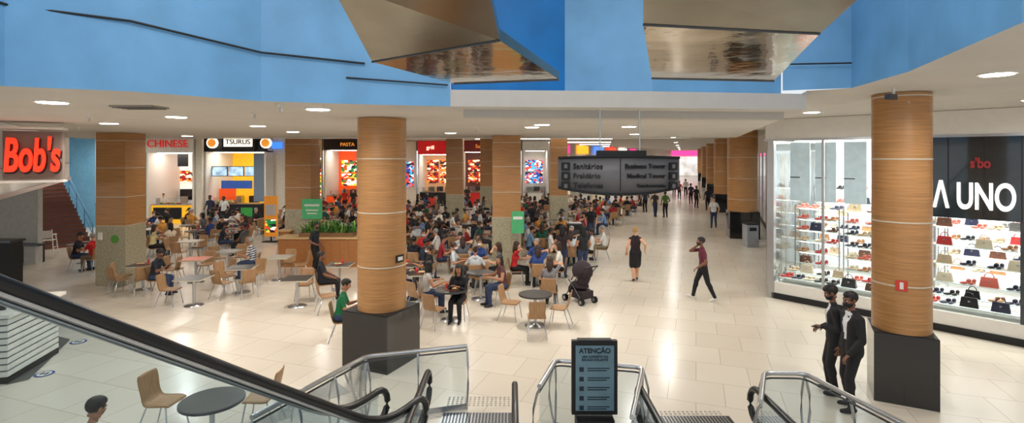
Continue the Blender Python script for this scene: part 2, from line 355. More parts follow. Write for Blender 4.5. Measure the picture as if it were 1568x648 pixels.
def rdtable(top,name,r=.4):
    b=MB(); b.cyl((0,0,.72),(0,0,.75),r,STEELD,n=40); b.cyl((0,0,.75),(0,0,.754),r-.012,top,n=40); b.cyl((0,0,.02),(0,0,.72),.035,STEEL); b.lathe([(.26,0.001),(.26,.012),(.05,.035),(.035,.06)],STEEL,n=32); b.box((0,0,.71),(.3,.05,.02),STEELD);b.box((0,0,.71),(.05,.3,.02),STEELD); return b.mesh(name)
SQ=[sqtable(TTOP,'t1'),sqtable(TWHT,'t2'),sqtable(TORG,'t3')]; RD=rdtable(TTOP,'t4'); 
tb=MB(); tb.box((0,0,.006),(.4,.3,.012),M('tray_brown',(120,66,40),.5)); tb.lathe([(.04,.012),(.1,.03),(.105,.034)],WHITE,c=(-.06,0,0),n=16); tb.ell((-.06,0,.03),(.07,.07,.02),M('food_rice',(214,176,110),.8,noise=.3,nscale=40)); tb.lathe([(.028,.012),(.036,.12),(.0,.12)],M('paper_cup',(196,40,34),.5),c=(.13,.06,0),n=12)
TRAY=tb.mesh('food_tray')
occ=[]
def chair(x,y,ang,name='dining_chair'): put(CH,name,(x,y,0),math.radians(ang))
def table(x,y,kind='sq',mat=0,chairs=(),ppl={},rot=0.0,tray=False,dist=.66):
    me=RD if kind=='rd' else SQ[mat]; put(me,'round_dining_table' if kind=='rd' else 'square_dining_table',(x,y,0),math.radians(rot)); occ.append((x,y,1.0))
    for a in chairs:
        t=math.radians(a+rot); cx,cy=x+math.sin(t)*dist*-1,y+math.cos(t)*dist; ang=a+rot+180
        chair(cx,cy,ang)
        if a in ppl: v,c=ppl[a]; seated((cx,cy,0),ang,v,c)
    if tray: put(TRAY,'food_tray',(x,y,.756),random.random()*3)
# ------------------------------------------------------------ room shell
b=MB(); b.add([(-45,-3,0),(60,-3,0),(60,118,0),(-45,118,0)],[(0,1,2,3)],floormat()); b.obj('floor')
VL=[(-6.5,-3),(-5.4,5.56),(-4.38,6.0),(-3.39,7.06),(-2.1,7.5),(-.92,7.8)]
b=MB()
pts=VL+[(2.16,8.0),(4.7,8.33),(6.35,13.3),(8.8,20.5),(-45,20.5),(-45,-3)]
b.add([(p[0],p[1],4.75) for p in pts],[tuple(range(len(pts)))],CEILM)
pr=[(4.7,8.33),(5.2,8.0),(4.9,6.46),(4.0,4.1),(3.6,-3),(30,-3),(30,20.5),(8.8,20.5),(6.35,13.3)]
b.add([(p[0],p[1],5.05) for p in pr],[tuple(range(len(pr)))],CEILM)
b.add([(-45,20.5,5.3),(60,20.5,5.3),(60,118,5.3),(-45,118,5.3)],[(0,1,2,3)],CEILM)
def vwall(b,p,q,z0,z1,mat,z0b=None,z1b=None):
    b.add([(p[0],p[1],z0),(q[0],q[1],z0 if z0b is None else z0b),(q[0],q[1],z1 if z1b is None else z1b),(p[0],p[1],z1)],[(0,1,2,3)],mat)
for p,q in (((4.7,8.33),(6.35,13.3)),((6.35,13.3),(8.8,20.5))): vwall(b,p,q,4.75,5.05,SOFF)
vwall(b,(-45,20.5),(8.8,20.5),4.75,5.3,SOFF); vwall(b,(8.8,20.5),(60,20.5),5.05,5.3,SOFF)
b.obj('ceiling')
b=MB()
for p,q in zip(VL[:-1],VL[1:]): vwall(b,p,q,4.75,7.6,BLUE)
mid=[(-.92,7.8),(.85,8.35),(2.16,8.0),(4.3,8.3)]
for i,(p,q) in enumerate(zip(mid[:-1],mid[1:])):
    vwall(b,(p[0],p[1]+.05),(q[0],q[1]+.05),4.98,7.6,BLUE_SHADE if i==0 else BLUE)
rt=[(4.3,8.3),(5.2,8.0),(4.9,6.46),(4.0,4.1),(3.6,-3)]
for p,q in zip(rt[:-1],rt[1:]): vwall(b,p,q,5.05,7.6,BLUE)
b.obj('wall_atrium_fascia')
b=MB()
bd=[(-.92,7.8),(2.16,8.0),(4.7,8.33)]
for p,q in zip(bd[:-1],bd[1:]):
    vwall(b,p,q,4.75,5.0,SOFF); b.add([(p[0],p[1],5.0),(q[0],q[1],5.0),(q[0],q[1]+.9,5.0),(p[0],p[1]+.9,5.0)],[(0,1,2,3)],WHITE)
b.box((1.9,8.75,4.69),(5.4,.35,.12),SOFF,rz=.1)
b.obj('trim_1')
b=MB(); 
b.path([(-5.75,3.2,5.72),(-5.38,5.6,5.62),(-4.36,5.97,5.55),(-3.37,7.02,5.4),(-2.1,7.46,5.33)],.014,BLKM); b.path([(-2.35,7.4,5.12),(-.95,7.74,5.06)],.012,BLKM); b.path([(4.32,8.2,5.45),(5.15,7.92,5.42)],.012,BLKM)
b.obj('wall_cable')
def truss(low,mats,name,up=.1):
    b=MB(); vs=[Vector(p) for p in low]
    b.add([vs[0],vs[1],vs[2],vs[3]],[(0,1,2,3)],mats[0]); b.add([vs[3],vs[2],vs[4],vs[5]],[(0,1,2,3)],mats[1])
    U=Vector((0,0,up)); b.add([v+U for v in(vs[0],vs[1],vs[2],vs[3])],[(0,1,2,3)],mats[0]); b.add([v+U for v in(vs[3],vs[2],vs[4],vs[5])],[(0,1,2,3)],mats[1])
    per=[0,1,2,4,5,3]
    for i in range(6):
        p=vs[per[i]];q=vs[per[(i+1)%6]]; b.add([p,q,q+U,p+U],[(0,1,2,3)],BRONZE_D)
    b.path([vs[3],vs[2]],.012,STEELD); b.path([vs[5],vs[4]],.015,STEELD)
    return b.obj(name)
def D(px,py,d): return (X(px,d),d,Z(py,d))
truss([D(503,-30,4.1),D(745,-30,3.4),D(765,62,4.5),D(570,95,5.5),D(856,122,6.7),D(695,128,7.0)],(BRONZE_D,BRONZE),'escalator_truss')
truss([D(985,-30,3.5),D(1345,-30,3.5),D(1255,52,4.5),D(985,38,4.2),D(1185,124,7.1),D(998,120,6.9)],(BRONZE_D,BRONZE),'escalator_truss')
# walls
b=MB()
def seg(b,px0,px1,d,z0,z1,mat,th=.2): b.b2((X(px0,d),d,z0),(X(px1,d),d+th,z1),mat)
WB=M('wall_cream',(222,214,198),.7)
for a,c,d in ((150,221,31),(300,309,31),(410,436,32.5),(436,493,38),(551,637,42),(693,703,42),(758,797,42),(843,848,42)): seg(b,a,c,d,0,5.25,WB)
b.b2((X(840,42)+.6,42.2,0),(X(840,42)+.8,46,5.25),WB)
b.obj('wall_back')
b=MB()
lw=[(3.2,46),(12,66),(31,105)]
for p,q in zip(lw[:-1],lw[1:]): vwall(b,p,q,0,5.3,WB)
for k in range(9):
    t=k/9; 
    p=Vector((4+t*24,48+t*52,0)); e=Vector((.43,.9,0))
    c=[(200,40,120),(230,150,30),(70,120,220),(220,60,40),(240,230,220)][k%5]
    mm=M('shop_sign_%d'%(k%5),c,.5,emit=1.8); q=p+e*4
    b.add([(p.x,p.y-.2,4.3),(q.x,q.y-.2,4.3),(q.x,q.y-.2,5.15),(p.x,p.y-.2,5.15)],[(0,1,2,3)],mm)
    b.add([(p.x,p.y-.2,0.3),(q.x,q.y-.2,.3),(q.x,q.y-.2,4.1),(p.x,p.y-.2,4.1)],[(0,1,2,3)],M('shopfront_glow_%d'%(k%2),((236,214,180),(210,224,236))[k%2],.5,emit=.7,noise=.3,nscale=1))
b.obj('wall_corridor_left')
b=MB(); b.b2((29,108,0),(47,108.3,5.25),WB); b.b2((33,107.6,4.2),(42,107.9,5.2),M('far_sign_pink',(226,60,130),.5,emit=2)); b.b2((31,107.7,0.1),(43,107.9,4),M('far_shop_glow',(250,244,232),.5,emit=1.0,noise=.3,nscale=.6)); b.obj('wall_corridor_end')
b=MB()
rw=[(7.35,15.0),(12.7,25.6),(22.5,50),(45,110)]
for i,(p,q) in enumerate(zip(rw[:-1],rw[1:])):
    vwall(b,p,q,4.2,5.3,WHITE); vwall(b,p,q,0,.3,BLKM)
    n=Vector((q[1]-p[1],-(q[0]-p[0]),0)).normalized(); L_=(Vector(q)-Vector(p)).length; k=int(L_/3.2)+1
    for j in range(k):
        a=Vector(p).lerp(Vector(q),j/k); c=Vector(p).lerp(Vector(q),(j+1)/k)
        vwall(b,a,c,.3,4.2,GLASSG); b.cyl((a.x,a.y,.3),(a.x,a.y,4.2),.05,STEEL,n=8)
        if i==0 and j==0: continue
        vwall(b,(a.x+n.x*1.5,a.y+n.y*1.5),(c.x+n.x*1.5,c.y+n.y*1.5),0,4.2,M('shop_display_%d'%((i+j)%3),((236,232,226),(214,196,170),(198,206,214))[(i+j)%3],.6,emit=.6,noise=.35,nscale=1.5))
b.obj('wall_corridor_right')
# left burger restaurant fascia
A=Vector((-9.4,9.0)); Bp=Vector((-17.2,20.3)); e=(Bp-A).normalized(); ln=(Bp-A).length; rzl=math.atan2(e.y,e.x)
b=MB(); FW=M('fascia_white',(230,226,218),.5,emit=.1,noise=.02)
b.box((ln/2,.15,3.92),(ln,.3,1.62),FW); b.box((ln/2,-.02,3.16),(ln,.08,.1),STEEL); b.box((ln/2,-.02,3.75),(ln,.03,.03),SOFF)
b.box((ln/2,1.2,3.2),(ln,2.2,.05),SOFF)
b.obj('wall_left',(A.x,A.y,0),rzl)
b=MB(); GP=M('grey_panel',(178,176,170),.6)
b.b2((X(-90,19.5),19.5,.75),(X(58,19.5),19.7,4.6),GP); b.b2((X(-90,19.5),19.7,0),(X(54,19.5),19.9,.75),BLKM); b.b2((X(-90,19.2),19.2,.7),(X(58,19.2),19.5,.78),STEELD); b.b2((X(40,19.5),19.4,0),(X(58,19.5),19.7,.75),GP)
b.obj('wall_service')
b=MB(); b.b2((X(-60,14),14,0),(X(19,14),14.3,1.7),BLKM); b.b2((X(-60,14),13.9,1.7),(X(21,14),14.35,1.76),STEELD); b.obj('service_counter')
e0=empty('restaurant_sign',D(50,238,11.2),math.radians(30))
b=MB(); b.box((0,.15,0),(.98,.22,1.04),M('sign_taupe',(136,122,112),.5)); b.box((0,.03,0),(.92,.03,.96),M('sign_taupe_face',(120,106,98),.5)); b.box((0,.28,0),(.9,.1,.9),BLKM); b.box((0,.1,.58),(1.05,.5,.05),WHITE); b.box((0,.1,-.56),(1.05,.4,.05),WHITE); b.obj('sign_box',parent=e0)
RED=M('sign_red_lit',(252,52,24),.4,emit=1.05,noise=0)
text("Bob's",1.02,BLKM,(.01,-.0,-.06),e0,ext=.03,off=.028,shear=.12,sx=.42,name='lettering_outline')  # dark outline behind the red letters
text("Bob's",1.0,RED,(0,-.06,-.03),e0,ext=.04,off=.02,shear=.12,sx=.42)
# staircase with blue walls
b=MB(); st=M('stair_tread_brown',(122,74,60),.6); RB=M('rail_blue',(70,130,180),.4)
s0=Vector((X(100,23),23)); s1=Vector((X(55,25.6),25.6)); dr=(s1-s0).normalized(); rz=math.atan2(dr.y,dr.x)
for i in range(17): b.box((i*.27+.135,0,(i+1)*.17/2),(.27,1.9,(i+1)*.17),st); b.box((i*.27+.02,0,(i+1)*.17),(.05,1.92,.03),STEELD)
b.add([(0,.97,0),(4.6,.97,0),(4.6,.97,3.0),(0,.97,.3)],[(0,1,2,3)],M('stringer_blue',(110,164,200),.6))
for q in(-1,1):
    b.path([(0,q*.98,.9),(4.6,q*.98,3.8)],.03,RB); b.path([(0,q*.98,.5),(4.6,q*.98,3.4)],.02,RB)
    for k in range(5): b.path([(k*1.1,q*.98,k*.69),(k*1.1,q*.98,k*.69+.9)],.02,RB)
b.obj('staircase',(s0.x,s0.y,0),rz)
SB_=M('stairwell_blue',(118,176,208),.6,emit=.12)
b=MB(); b.b2((-32,29.6,0),(X(148,29.6),29.8,5.25),SB_); b.b2((-32,20,0),(-31.8,29.5,5.25),SB_); b.obj('wall_stairwell')
b=MB(); b.b2((X(136,25),25.4,0),(X(136,25)+.5,25.7,1.75),M('granite_post',(170,160,140),.5)); b.b2((X(136,25)-.02,25.4,1.75),(X(136,25)+.52,25.7,5.25),WHITE); b.obj('wall_stair_pier')
# columns
def sqcol(px,d,w,top=5.28,name='square_column',sticker=None):
    x=X(px,d); b=MB(); b.box((0,0,.92),(w,w,1.84),STONE); b.box((0,0,(1.84+top)/2),(w*.98,w*.98,top-1.84),WOOD)
    for z in(1.86,2.75,3.65,4.5): b.box((0,0,z),(w*.992,w*.992,.022),TEDGE)
    if sticker:
        b.cyl((w*.15,-w/2-.006,1.45),(w*.15,-w/2,1.45),.13,M('green_sticker',(90,150,60),.5),n=20); b.box((-w*.32,-w/2-.03,1.55),(.1,.06,.22),WHITE)
    b.obj(name,(x,d,0)); occ.append((x,d,1.7))
sqcol(186,16.6,.92,top=4.74,sticker=1); sqcol(464,21.6,1.05); sqcol(776,18.9,1.02,top=4.74); sqcol(697,30,.95); sqcol(855,29,.95); sqcol(607,36,.9); sqcol(745,38,.9)
def rdcol(px,d,r,bw,bh,rz,top,name='round_column'):
    b=MB(); b.cyl((0,0,bh),(0,0,top-.01),r,WOOD,n=48,caps=False)
    for k in range(4):
        z=1.9+k*1.03
        if z<top: b.lathe([(r,z-.012),(r+.006,z-.008),(r+.006,z+.008),(r,z+.012)],TEDGE,n=48)
    b.box((0,0,bh/2),(bw,bw,bh),BLACK); b.box((0,0,bh+.005),(bw*.98,bw*.98,.012),BLKM)
    if px==1380:
        a=math.radians(-98); c=(math.cos(a)*(r+.004),math.sin(a)*(r+.004),1.92); 
        b.box(c,(.01,.16,.17),M('fire_sticker_red',(200,60,45),.5),rz=a); b.box((c[0]*1.01,c[1]*1.01,c[2]),(.01,.05,.11),WHITE,rz=a)
    if px==585:
        a=math.radians(-8); c=(math.cos(a)*(r+.01),math.sin(a)*(r+.01),2.05); b.box(c,(.02,.2,.14),BLKM,rz=a); b.box((c[0]*1.03,c[1]*1.03,c[2]),(.01,.12,.07),WHITE,rz=a)
    b.obj(name,(X(px,d),d,0),math.radians(rz)); occ.append((X(px,d),d,1.6))
rdcol(585,10.25,.465,1.05,1.05,-24,4.75); rdcol(1380,8.75,.415,.86,1.12,-28,5.05)
for px,d,r in((1137,26,.7),(1107,38,.62),(1091,52,.6),(1081,68,.6),(1074,86,.6)): rdcol(px,d,r,r*1.95,1.3,-15,5.3)
# ------------------------------------------------------------ food stalls
def stall(px0,px1,d,fz0,fz1,fmat,back,ctr,label=None,lcol=None,lsize=.8,screens=0,accent=None,menu=None,depth=3.0,cz=1.1,loff=.0):
    x0,x1=X(px0,d),X(px1,d); w=x1-x0; e0=empty('food_stall',((x0+x1)/2,d,0))
    b=MB(); b.b2((-w/2,-.05,fz0),(w/2,.25,fz1),fmat); b.b2((-w/2,depth,0),(w/2,depth+.1,5.2),back); b.b2((-w/2,0,0),(-w/2+.1,depth,5.2),WHITE); b.b2((w/2-.1,0,0),(w/2,depth,5.2),WHITE)
    b.b2((-w/2,.25,fz0-.02),(w/2,depth,fz0+.05),WHITE); b.b2((-w/2+.3,.5,fz0-.06),(w/2-.3,1.4,fz0-.02),PANL)
    b.b2((-w/2+.1,.3,0),(w/2-.5,.9,cz),ctr); b.b2((-w/2+.05,.22,cz),(w/2-.45,.95,cz+.05),STEEL)
    b.b2((-w/2+.3,.4,cz+.05),(w*.1,.8,cz+.4),GLASS); b.b2((-w/2+.2,depth-.6,0),(w/2-.2,depth-.02,.95),STEEL)
    for j in range(6): b.ell((-w/2+.5+j*.22,.6,cz+.09),(.09,.12,.04),(M('food_green',(90,140,50),.7),M('food_rice',(214,176,110),.8),M('food_red',(190,60,30),.7))[j%3],n=8,k=4)
    if accent: 
        for a_ in accent: b.b2(*a_)
    if menu:
        n=max(1,int(w/1.3))
        for zz in((2.2,3.25) if fz0>4.1 else (2.55,)):
            for j in range(n): xx=-w/2+.2+(w-.4)*(j+.5)/n; b.box((xx,depth-.06,zz),((w-.5)/n*.92,.06,.95),menu)
    for j in range(screens):
        xx=-w/2+.6+j*1.0; b.box((xx,.6,3.1),(.94,.06,.62),BLKM); b.box((xx,.56,3.1),(.88,.02,.54),M('screen_glow',(170,200,236),.4,emit=1.1,noise=.4,nscale=3))
    for j in range(3): b.box((-w/2+.7+j*w*.27,depth-.35,1.2),(.5,.4,.5),STEELD if j%2 else STEEL)
    b.obj('stall_body',parent=e0)
    if label: text(label,lsize,lcol,(loff,-.1,(fz0+fz1)/2),e0,ext=.03,off=.0)
    return e0
YEL=M('yellow_wall',(248,186,36),.6,emit=.5); ORG=M('orange_wall',(234,80,26),.6,emit=.55); DK=M('dark_fascia',(34,34,44),.5); CRM=M('cream_fascia',(222,216,202),.6,emit=.08)  # stall walls and fascias glow in their colour to make interiors look lit
MENU=menumat('menu_board_a',4.2,1,1.2); MENU2=menumat('menu_board_b',4.0,5,1.25,((150,20,20),(230,120,40),(240,220,180),(90,30,20),(30,20,20))); MENU3=menumat('menu_board_c',4.6,9,1.3,((30,60,140),(240,240,240),(220,60,50),(60,160,200),(20,20,30)))
SIGNW=M('sign_white_lit',(255,240,214),.5,emit=1.5,noise=0); REDT=M('letter_red',(206,44,34),.5,emit=.4,noise=0); AMB=M('sign_amber',(224,140,50),.5,emit=.9)
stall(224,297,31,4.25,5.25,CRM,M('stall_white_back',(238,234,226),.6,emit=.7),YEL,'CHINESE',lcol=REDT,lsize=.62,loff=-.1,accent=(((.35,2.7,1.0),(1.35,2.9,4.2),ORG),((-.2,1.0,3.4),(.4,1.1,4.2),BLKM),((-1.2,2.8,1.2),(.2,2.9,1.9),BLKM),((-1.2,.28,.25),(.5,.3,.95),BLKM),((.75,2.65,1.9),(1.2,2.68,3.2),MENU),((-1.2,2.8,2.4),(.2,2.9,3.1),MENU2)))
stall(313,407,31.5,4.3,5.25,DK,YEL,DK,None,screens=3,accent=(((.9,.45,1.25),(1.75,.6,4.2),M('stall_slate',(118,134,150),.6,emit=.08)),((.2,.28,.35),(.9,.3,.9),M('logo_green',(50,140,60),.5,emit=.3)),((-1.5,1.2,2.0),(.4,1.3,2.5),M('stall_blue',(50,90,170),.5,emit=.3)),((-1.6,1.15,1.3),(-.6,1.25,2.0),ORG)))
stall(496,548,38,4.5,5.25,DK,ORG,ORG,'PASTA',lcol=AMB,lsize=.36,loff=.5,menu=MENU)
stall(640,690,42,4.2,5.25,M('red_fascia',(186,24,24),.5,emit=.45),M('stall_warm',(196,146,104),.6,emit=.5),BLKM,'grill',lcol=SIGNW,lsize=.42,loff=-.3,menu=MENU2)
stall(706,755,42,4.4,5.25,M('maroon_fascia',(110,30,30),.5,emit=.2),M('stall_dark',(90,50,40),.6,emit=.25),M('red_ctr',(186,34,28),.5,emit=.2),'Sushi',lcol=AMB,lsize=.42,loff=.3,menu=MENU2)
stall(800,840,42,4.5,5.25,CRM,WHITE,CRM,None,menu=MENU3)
e0=empty('restaurant_sign',(X(366,31.2),31.2,Z(219,31.2)))
b=MB(); b.box((0,0,0),(1.9,.2,1.0),BLKM); b.box((0,-.1,.05),(1.7,.05,.55),SIGNW)
for q in(-1,1): b.cyl((q*1.6,-.05,0),(q*1.6,.1,0),.32,SIGNW,n=24); b.cyl((q*1.6,-.08,0),(q*1.6,-.04,0),.24,AMB,n=24)
b.obj('sign_box',parent=e0); text('TSURUS',.42,M('letter_navy',(24,34,90),.5),(0,-.14,.05),e0,ext=.02,off=.006)
b=MB()
for k,(px,d) in enumerate(((560,41.9),(580,41.9),(625,41.9),(602,41.9),(776,41.9),(766,41.9))): seg(b,px-8,px+8,d-.1-.02*k,1.6+.3*(k%2),3.6+.6*(k%2),(MENU,MENU2,MENU3)[k%3],.05)
for px in(446,482): seg(b,px-9,px+9,37.85,1.2,3.9,MENU3 if px==446 else MENU,.05)
for px,m_ in((424,M('neon_blue',(60,130,240),.5,emit=1.2)),(565,M('neon_red',(230,40,40),.5,emit=1.2)),(610,SIGNW),(778,M('neon_blue',(60,130,240),.5,emit=1.2)),(585,AMB)):
    d=32.3 if px<430 else 41.7; seg(b,px-8,px+8,d,4.5,4.9,m_,.06)
b.obj('menu_poster_set')
b=MB(); b.box((0,0,1.2),(.62,.05,1.9),M('banner_orange',(236,150,50),.6,emit=.3)); b.box((0,-.03,1.5),(.5,.02,.5),WHITE); b.box((0,-.03,.75),(.5,.02,.6),MENU); b.box((0,0,.02),(.7,.4,.04),BLKM); b.box((0,.03,.15),(.06,.04,.3),BLKM); b.obj('standing_banner',(X(415,24.5),24.5,0))
GRN=M('poster_green',(70,160,104),.5,emit=.2)
b=MB(); b.box((0,0,1.9),(.8,.04,.8),GRN); b.box((0,-.03,2.05),(.6,.01,.08),WHITE); b.box((0,-.03,1.85),(.5,.01,.05),WHITE); b.box((0,-.03,1.72),(.4,.01,.05),WHITE); b.obj('green_poster',(X(478,21),21.0,0))
b=MB(); b.box((0,0,1.75),(.42,.04,.75),GRN); b.box((0,-.03,1.9),(.32,.01,.1),WHITE); b.box((0,0,.02),(.5,.3,.04),BLKM); b.box((0,.02,.75),(.05,.03,1.5),STEEL); b.obj('green_sign_stand',(X(793,17.9),17.9,0))
# planter counter
px0,px1=426,548; d=18.9; x0,x1=X(px0,d),X(px1,d)
b=MB(); w=x1-x0
for k in range(4): occ.append((x0+w*(k+.5)/4,d+.35,1.5))
b.b2((0,0,0),(w,.7,1.02),WOODT); b.b2((-.06,-.06,1.02),(w+.06,.76,1.08),M('counter_top',(212,174,122),.35)); b.b2((-.8,1.9,0),(-.4,5.4,1.02),WOODT); b.b2((-.86,1.84,1.02),(-.34,5.46,1.07),M('counter_top',(212,174,122),.35))
for k in range(9): b.b2((k*w/9+.01,-.012,.06),((k+1)*w/9-.01,0,.98),M('counter_slat',(172,112,60),.5,noise=.15,nscale=4,stretch=(1,1,12)))
b.b2((.7,.1,1.08),(w-.2,.55,1.22),M('planter_box',(130,94,60),.6))
b.obj('wooden_counter',(x0,d,0))
b=MB(); LF=[M('leaf_green',(80,144,56),.5,noise=.3),M('leaf_light',(140,190,84),.5,noise=.3),M('leaf_dark',(40,96,40),.5)]
for k in range(240):
    bx=random.uniform(0,w-1.0); by=random.uniform(0,.4); a=random.random()*6.28; h=random.uniform(.15,.5)*(.6+.4*math.sin(bx*4)**2); l=random.uniform(.1,.35); dx,dy=math.cos(a),math.sin(a); wd=.028
    pp=[(bx,by,0),(bx+dx*l*.35,by+dy*l*.35,h*.6),(bx+dx*l*.8,by+dy*l*.8,h),(bx+dx*l*1.2,by+dy*l*1.2,h*.85)]; ww=[.012,wd,wd*.8,.002]; vs=[]
    for p,q in zip(pp,ww): vs+=[(p[0]-dy*q,p[1]+dx*q,p[2]),(p[0]+dy*q,p[1]-dx*q,p[2])]
    b.add(vs,[(0,1,3,2),(2,3,5,4),(4,5,7,6)],LF[k%3],True)
b.obj('potted_foliage',(x0+.8,d+.13,1.22))
# ------------------------------------------------------------ shoe shop (right)
F0=(7.4,14.85); rzs=math.atan2(-.754,.657)
sh=MB(); SL=9.5; SWALL=M('shop_white_wall',(238,242,246),.6,emit=.5,noise=.02)  # back wall given a glow of its own to brighten the shop interior
sh.b2((0,-.06,0),(SL,.1,.16),BLKM); sh.b2((0,-.03,.16),(SL,.1,.46),WHITE); sh.b2((-.15,-.1,4.47),(SL,.25,5.04),WHITE); sh.b2((-.18,-.12,4.44),(SL,.28,4.5),STEEL)
sh.b2((0,.1,.1),(SL,3.4,.46),WHITE); sh.b2((0,3.4,0),(SL,3.5,5.04),SWALL); sh.b2((0,.25,4.5),(SL,3.4,4.6),WHITE)
for u in(1,2.9,4.8,6.7,8.5): sh.b2((u-.6,.5,4.42),(u+.6,2.6,4.49),PANL)
sh.b2((-.1,-.06,0),(.06,.1,5.04),STEEL)
sh.b2((0,.1,.46),(.03,3.4,4.45),GLASS)
us=[0.0,1.3,2.55,3.3,5.1,6.6,8.1,9.4]
for u in us: sh.b2((u-.03,-.02,.46),(u+.03,.05,4.45),STEEL if u<3 else STEELD)
for a,c in zip(us[:-1],us[1:]): sh.b2((a+.03,.01,.46),(c-.03,.022,4.45 if a<3.2 else 2.62),GLASS)
sh.b2((3.3,-.09,2.62),(SL,-.03,4.45),M('sign_panel_dark',(40,48,52),.1,noise=.1,coat=.6))
for u in(3.9,4.5,5.1,5.7,6.3): sh.b2((u-.01,-.1,2.62),(u+.01,-.088,4.45),BLKM)
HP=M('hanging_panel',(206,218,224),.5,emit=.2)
for u in(.55,1.2,1.9,2.6): sh.b2((u-.26,.5,2.75),(u+.26,.52,4.4),HP); sh.b2((u-.26,.49,3.4),(u+.0,.5,3.43),STEELD)
e1=empty('shoe_shop_front',(F0[0],F0[1],0),rzs)
sh.obj('shop_shell',parent=e1)
SW=M('sign_letters_white',(255,252,244),.4,emit=1.3,noise=0)
text('\u039b UNO',.82,SW,(4.33,-.14,3.1),e1,ext=.03,off=.014,sx=.52)
text("s'bo",.3,M('reflected_sign_red',(130,30,34),.4,emit=.25,noise=0),(4.45,-.12,3.85),e1,ext=.01,off=.01,sx=.7,name='sign_reflection')  # reflection of the restaurant sign, put on the dark panel as reversed letters
LC=[M('leather_red',(186,40,38),.35),M('leather_black',(24,22,24),.3),M('leather_tan',(176,126,84),.4),M('leather_coral',(206,100,84),.4),M('leather_cream',(214,198,172),.4),M('leather_brown',(96,58,40),.4),M('leather_navy',(34,36,60),.35),M('leather_grey',(120,116,112),.4),M('leather_sand',(196,170,136),.4)]
def handbag(b,x,y,z,s,m):
    w,h,dp=.17*s,.22*s,.07*s
    vs=[(x-w,y-dp,z),(x+w,y-dp,z),(x+w,y+dp,z),(x-w,y+dp,z),(x-w*.82,y-dp*.5,z+h),(x+w*.82,y-dp*.5,z+h),(x+w*.82,y+dp*.5,z+h),(x-w*.82,y+dp*.5,z+h)]
    b.add(vs,[(3,2,1,0),(4,5,6,7),(0,1,5,4),(1,2,6,5),(2,3,7,6),(3,0,4,7)],m)
    b.path([(x+math.cos(t)*w*.5,y,z+h+math.sin(t)*h*.5) for t in [math.pi*i/8 for i in range(9)]],.011*s,m,n=6); b.box((x,y-dp*.8,z+h*.6),(.04*s,.02*s,.03*s),STEEL)
def shoe(b,x,y,z,a,m,heel):
    b.T=Matrix.Translation((x,y,z))@Matrix.Rotation(a,4,'Z')
    b.ell((0,.05,.032),(.042,.105,.03),m,n=10,k=6); b.ell((0,-.06,.055+heel*.5),(.037,.06,.05),m,n=10,k=6)
    if heel: b.cyl((0,-.1,0),(0,-.1,.06),.01,m,n=6)
    b.T=None
def display(u0,u1,v,zs,name,pb=.42,bs=1.0):
    b=MB()
    for k,z in enumerate(zs):
        b.b2((u0,v,z-.02),(u1,v+.38,z),WHITE if k%2 else M('shelf_glass_white',(226,236,236),.2))
        if z>1: b.b2((u0+.1,v+.05,z-.035),(u1-.1,v+.08,z-.022),PANL)
        u=u0+.12
        while u<u1-.15:
            if random.random()<pb: handbag(b,u+.12,v+.15,z,bs*random.uniform(.8,1.05),random.choice(LC)); u+=.5*bs
            else:
                m=random.choice(LC); shoe(b,u,v+.15,z,2.4,m,.04); shoe(b,u+.11,v+.2,z,2.8,m,.04); u+=.29
            if random.random()<.15: u+=.2
    for u in(u0,u1): b.b2((u-.015,v,.47),(u+.015,v+.02,zs[-1]+.1),STEEL); b.b2((u-.015,v+.36,.47),(u+.015,v+.38,zs[-1]+.1),STEEL)
    return b.obj(name,parent=e1)
display(.2,1.35,1.1,(.9,1.22,1.54,1.86,2.18,2.5),'shoe_shelf_display',.2); display(1.5,3.2,.95,(.9,1.22,1.54,1.86,2.18,2.5),'shoe_shelf_display',.22)
display(3.4,5.2,.95,(.95,1.4,1.85,2.3),'shoe_shelf_display',.55,1.05); display(5.35,7.4,.95,(.95,1.4,1.85,2.3),'shoe_shelf_display',.55,1.05)
display(.2,3.2,2.6,(1.0,1.4,1.8,2.2,2.6,3.0),'shoe_shelf_display',.3); display(3.4,8.0,2.6,(1.0,1.4,1.8,2.2,2.6),'shoe_shelf_display',.3)
display(.15,3.2,.08,(.6,),'window_display_bench',.2); display(3.4,8.0,.08,(.6,),'window_display_bench',.3,1.05)
display(.15,3.2,.5,(.72,),'window_display_bench',.2); display(3.4,8.0,.5,(.72,),'window_display_bench',.3)
# ------------------------------------------------------------ hanging directory sign
ds=7.9; e2=empty('hanging_directory_sign',(X(950,ds),ds,Z(268,ds)))
b=MB(); SG=M('sign_charcoal',(108,105,106),.4,noise=.05); n=24; hw=.93; vs=[];
for s_ in(0,1):
    for i in range(n+1):
        t=i/n*2-1; x=t*hw; yb=.12*t*t+s_*.05; zt=.27-.02*t*t; zb=-.30+.1*t*t; vs+=[(x,yb,zt),(x,yb,zb)]
k=2*(n+1); fs=[]
for i in range(n): a=2*i; fs+=[(a,a+1,a+3,a+2),(k+a+2,k+a+3,k+a+1,k+a),(a,a+2,k+a+2,k+a),(a+1,k+a+1,k+a+3,a+3)]
fs+=[(0,k,k+1,1),(2*n,2*n+1,k+2*n+1,k+2*n)]
b.add(vs,fs,SG,True)
for q in(-1,1):
    for j in range(3): b.box((q*.82,.07,.13-j*.15),(.13,.03,.12),BLKM,rz=q*.24); b.box((q*.82,.05,.13-j*.15),(.05,.02,.06),SG,rz=q*.24)
b.path([(hw*t,.12*t*t-.01,.28-.02*t*t) for t in[-1+i/8 for i in range(17)]],.018,BLKM); b.path([(hw*t,.12*t*t-.01,-.30+.1*t*t) for t in[-1+i/8 for i in range(17)]],.016,BLKM)
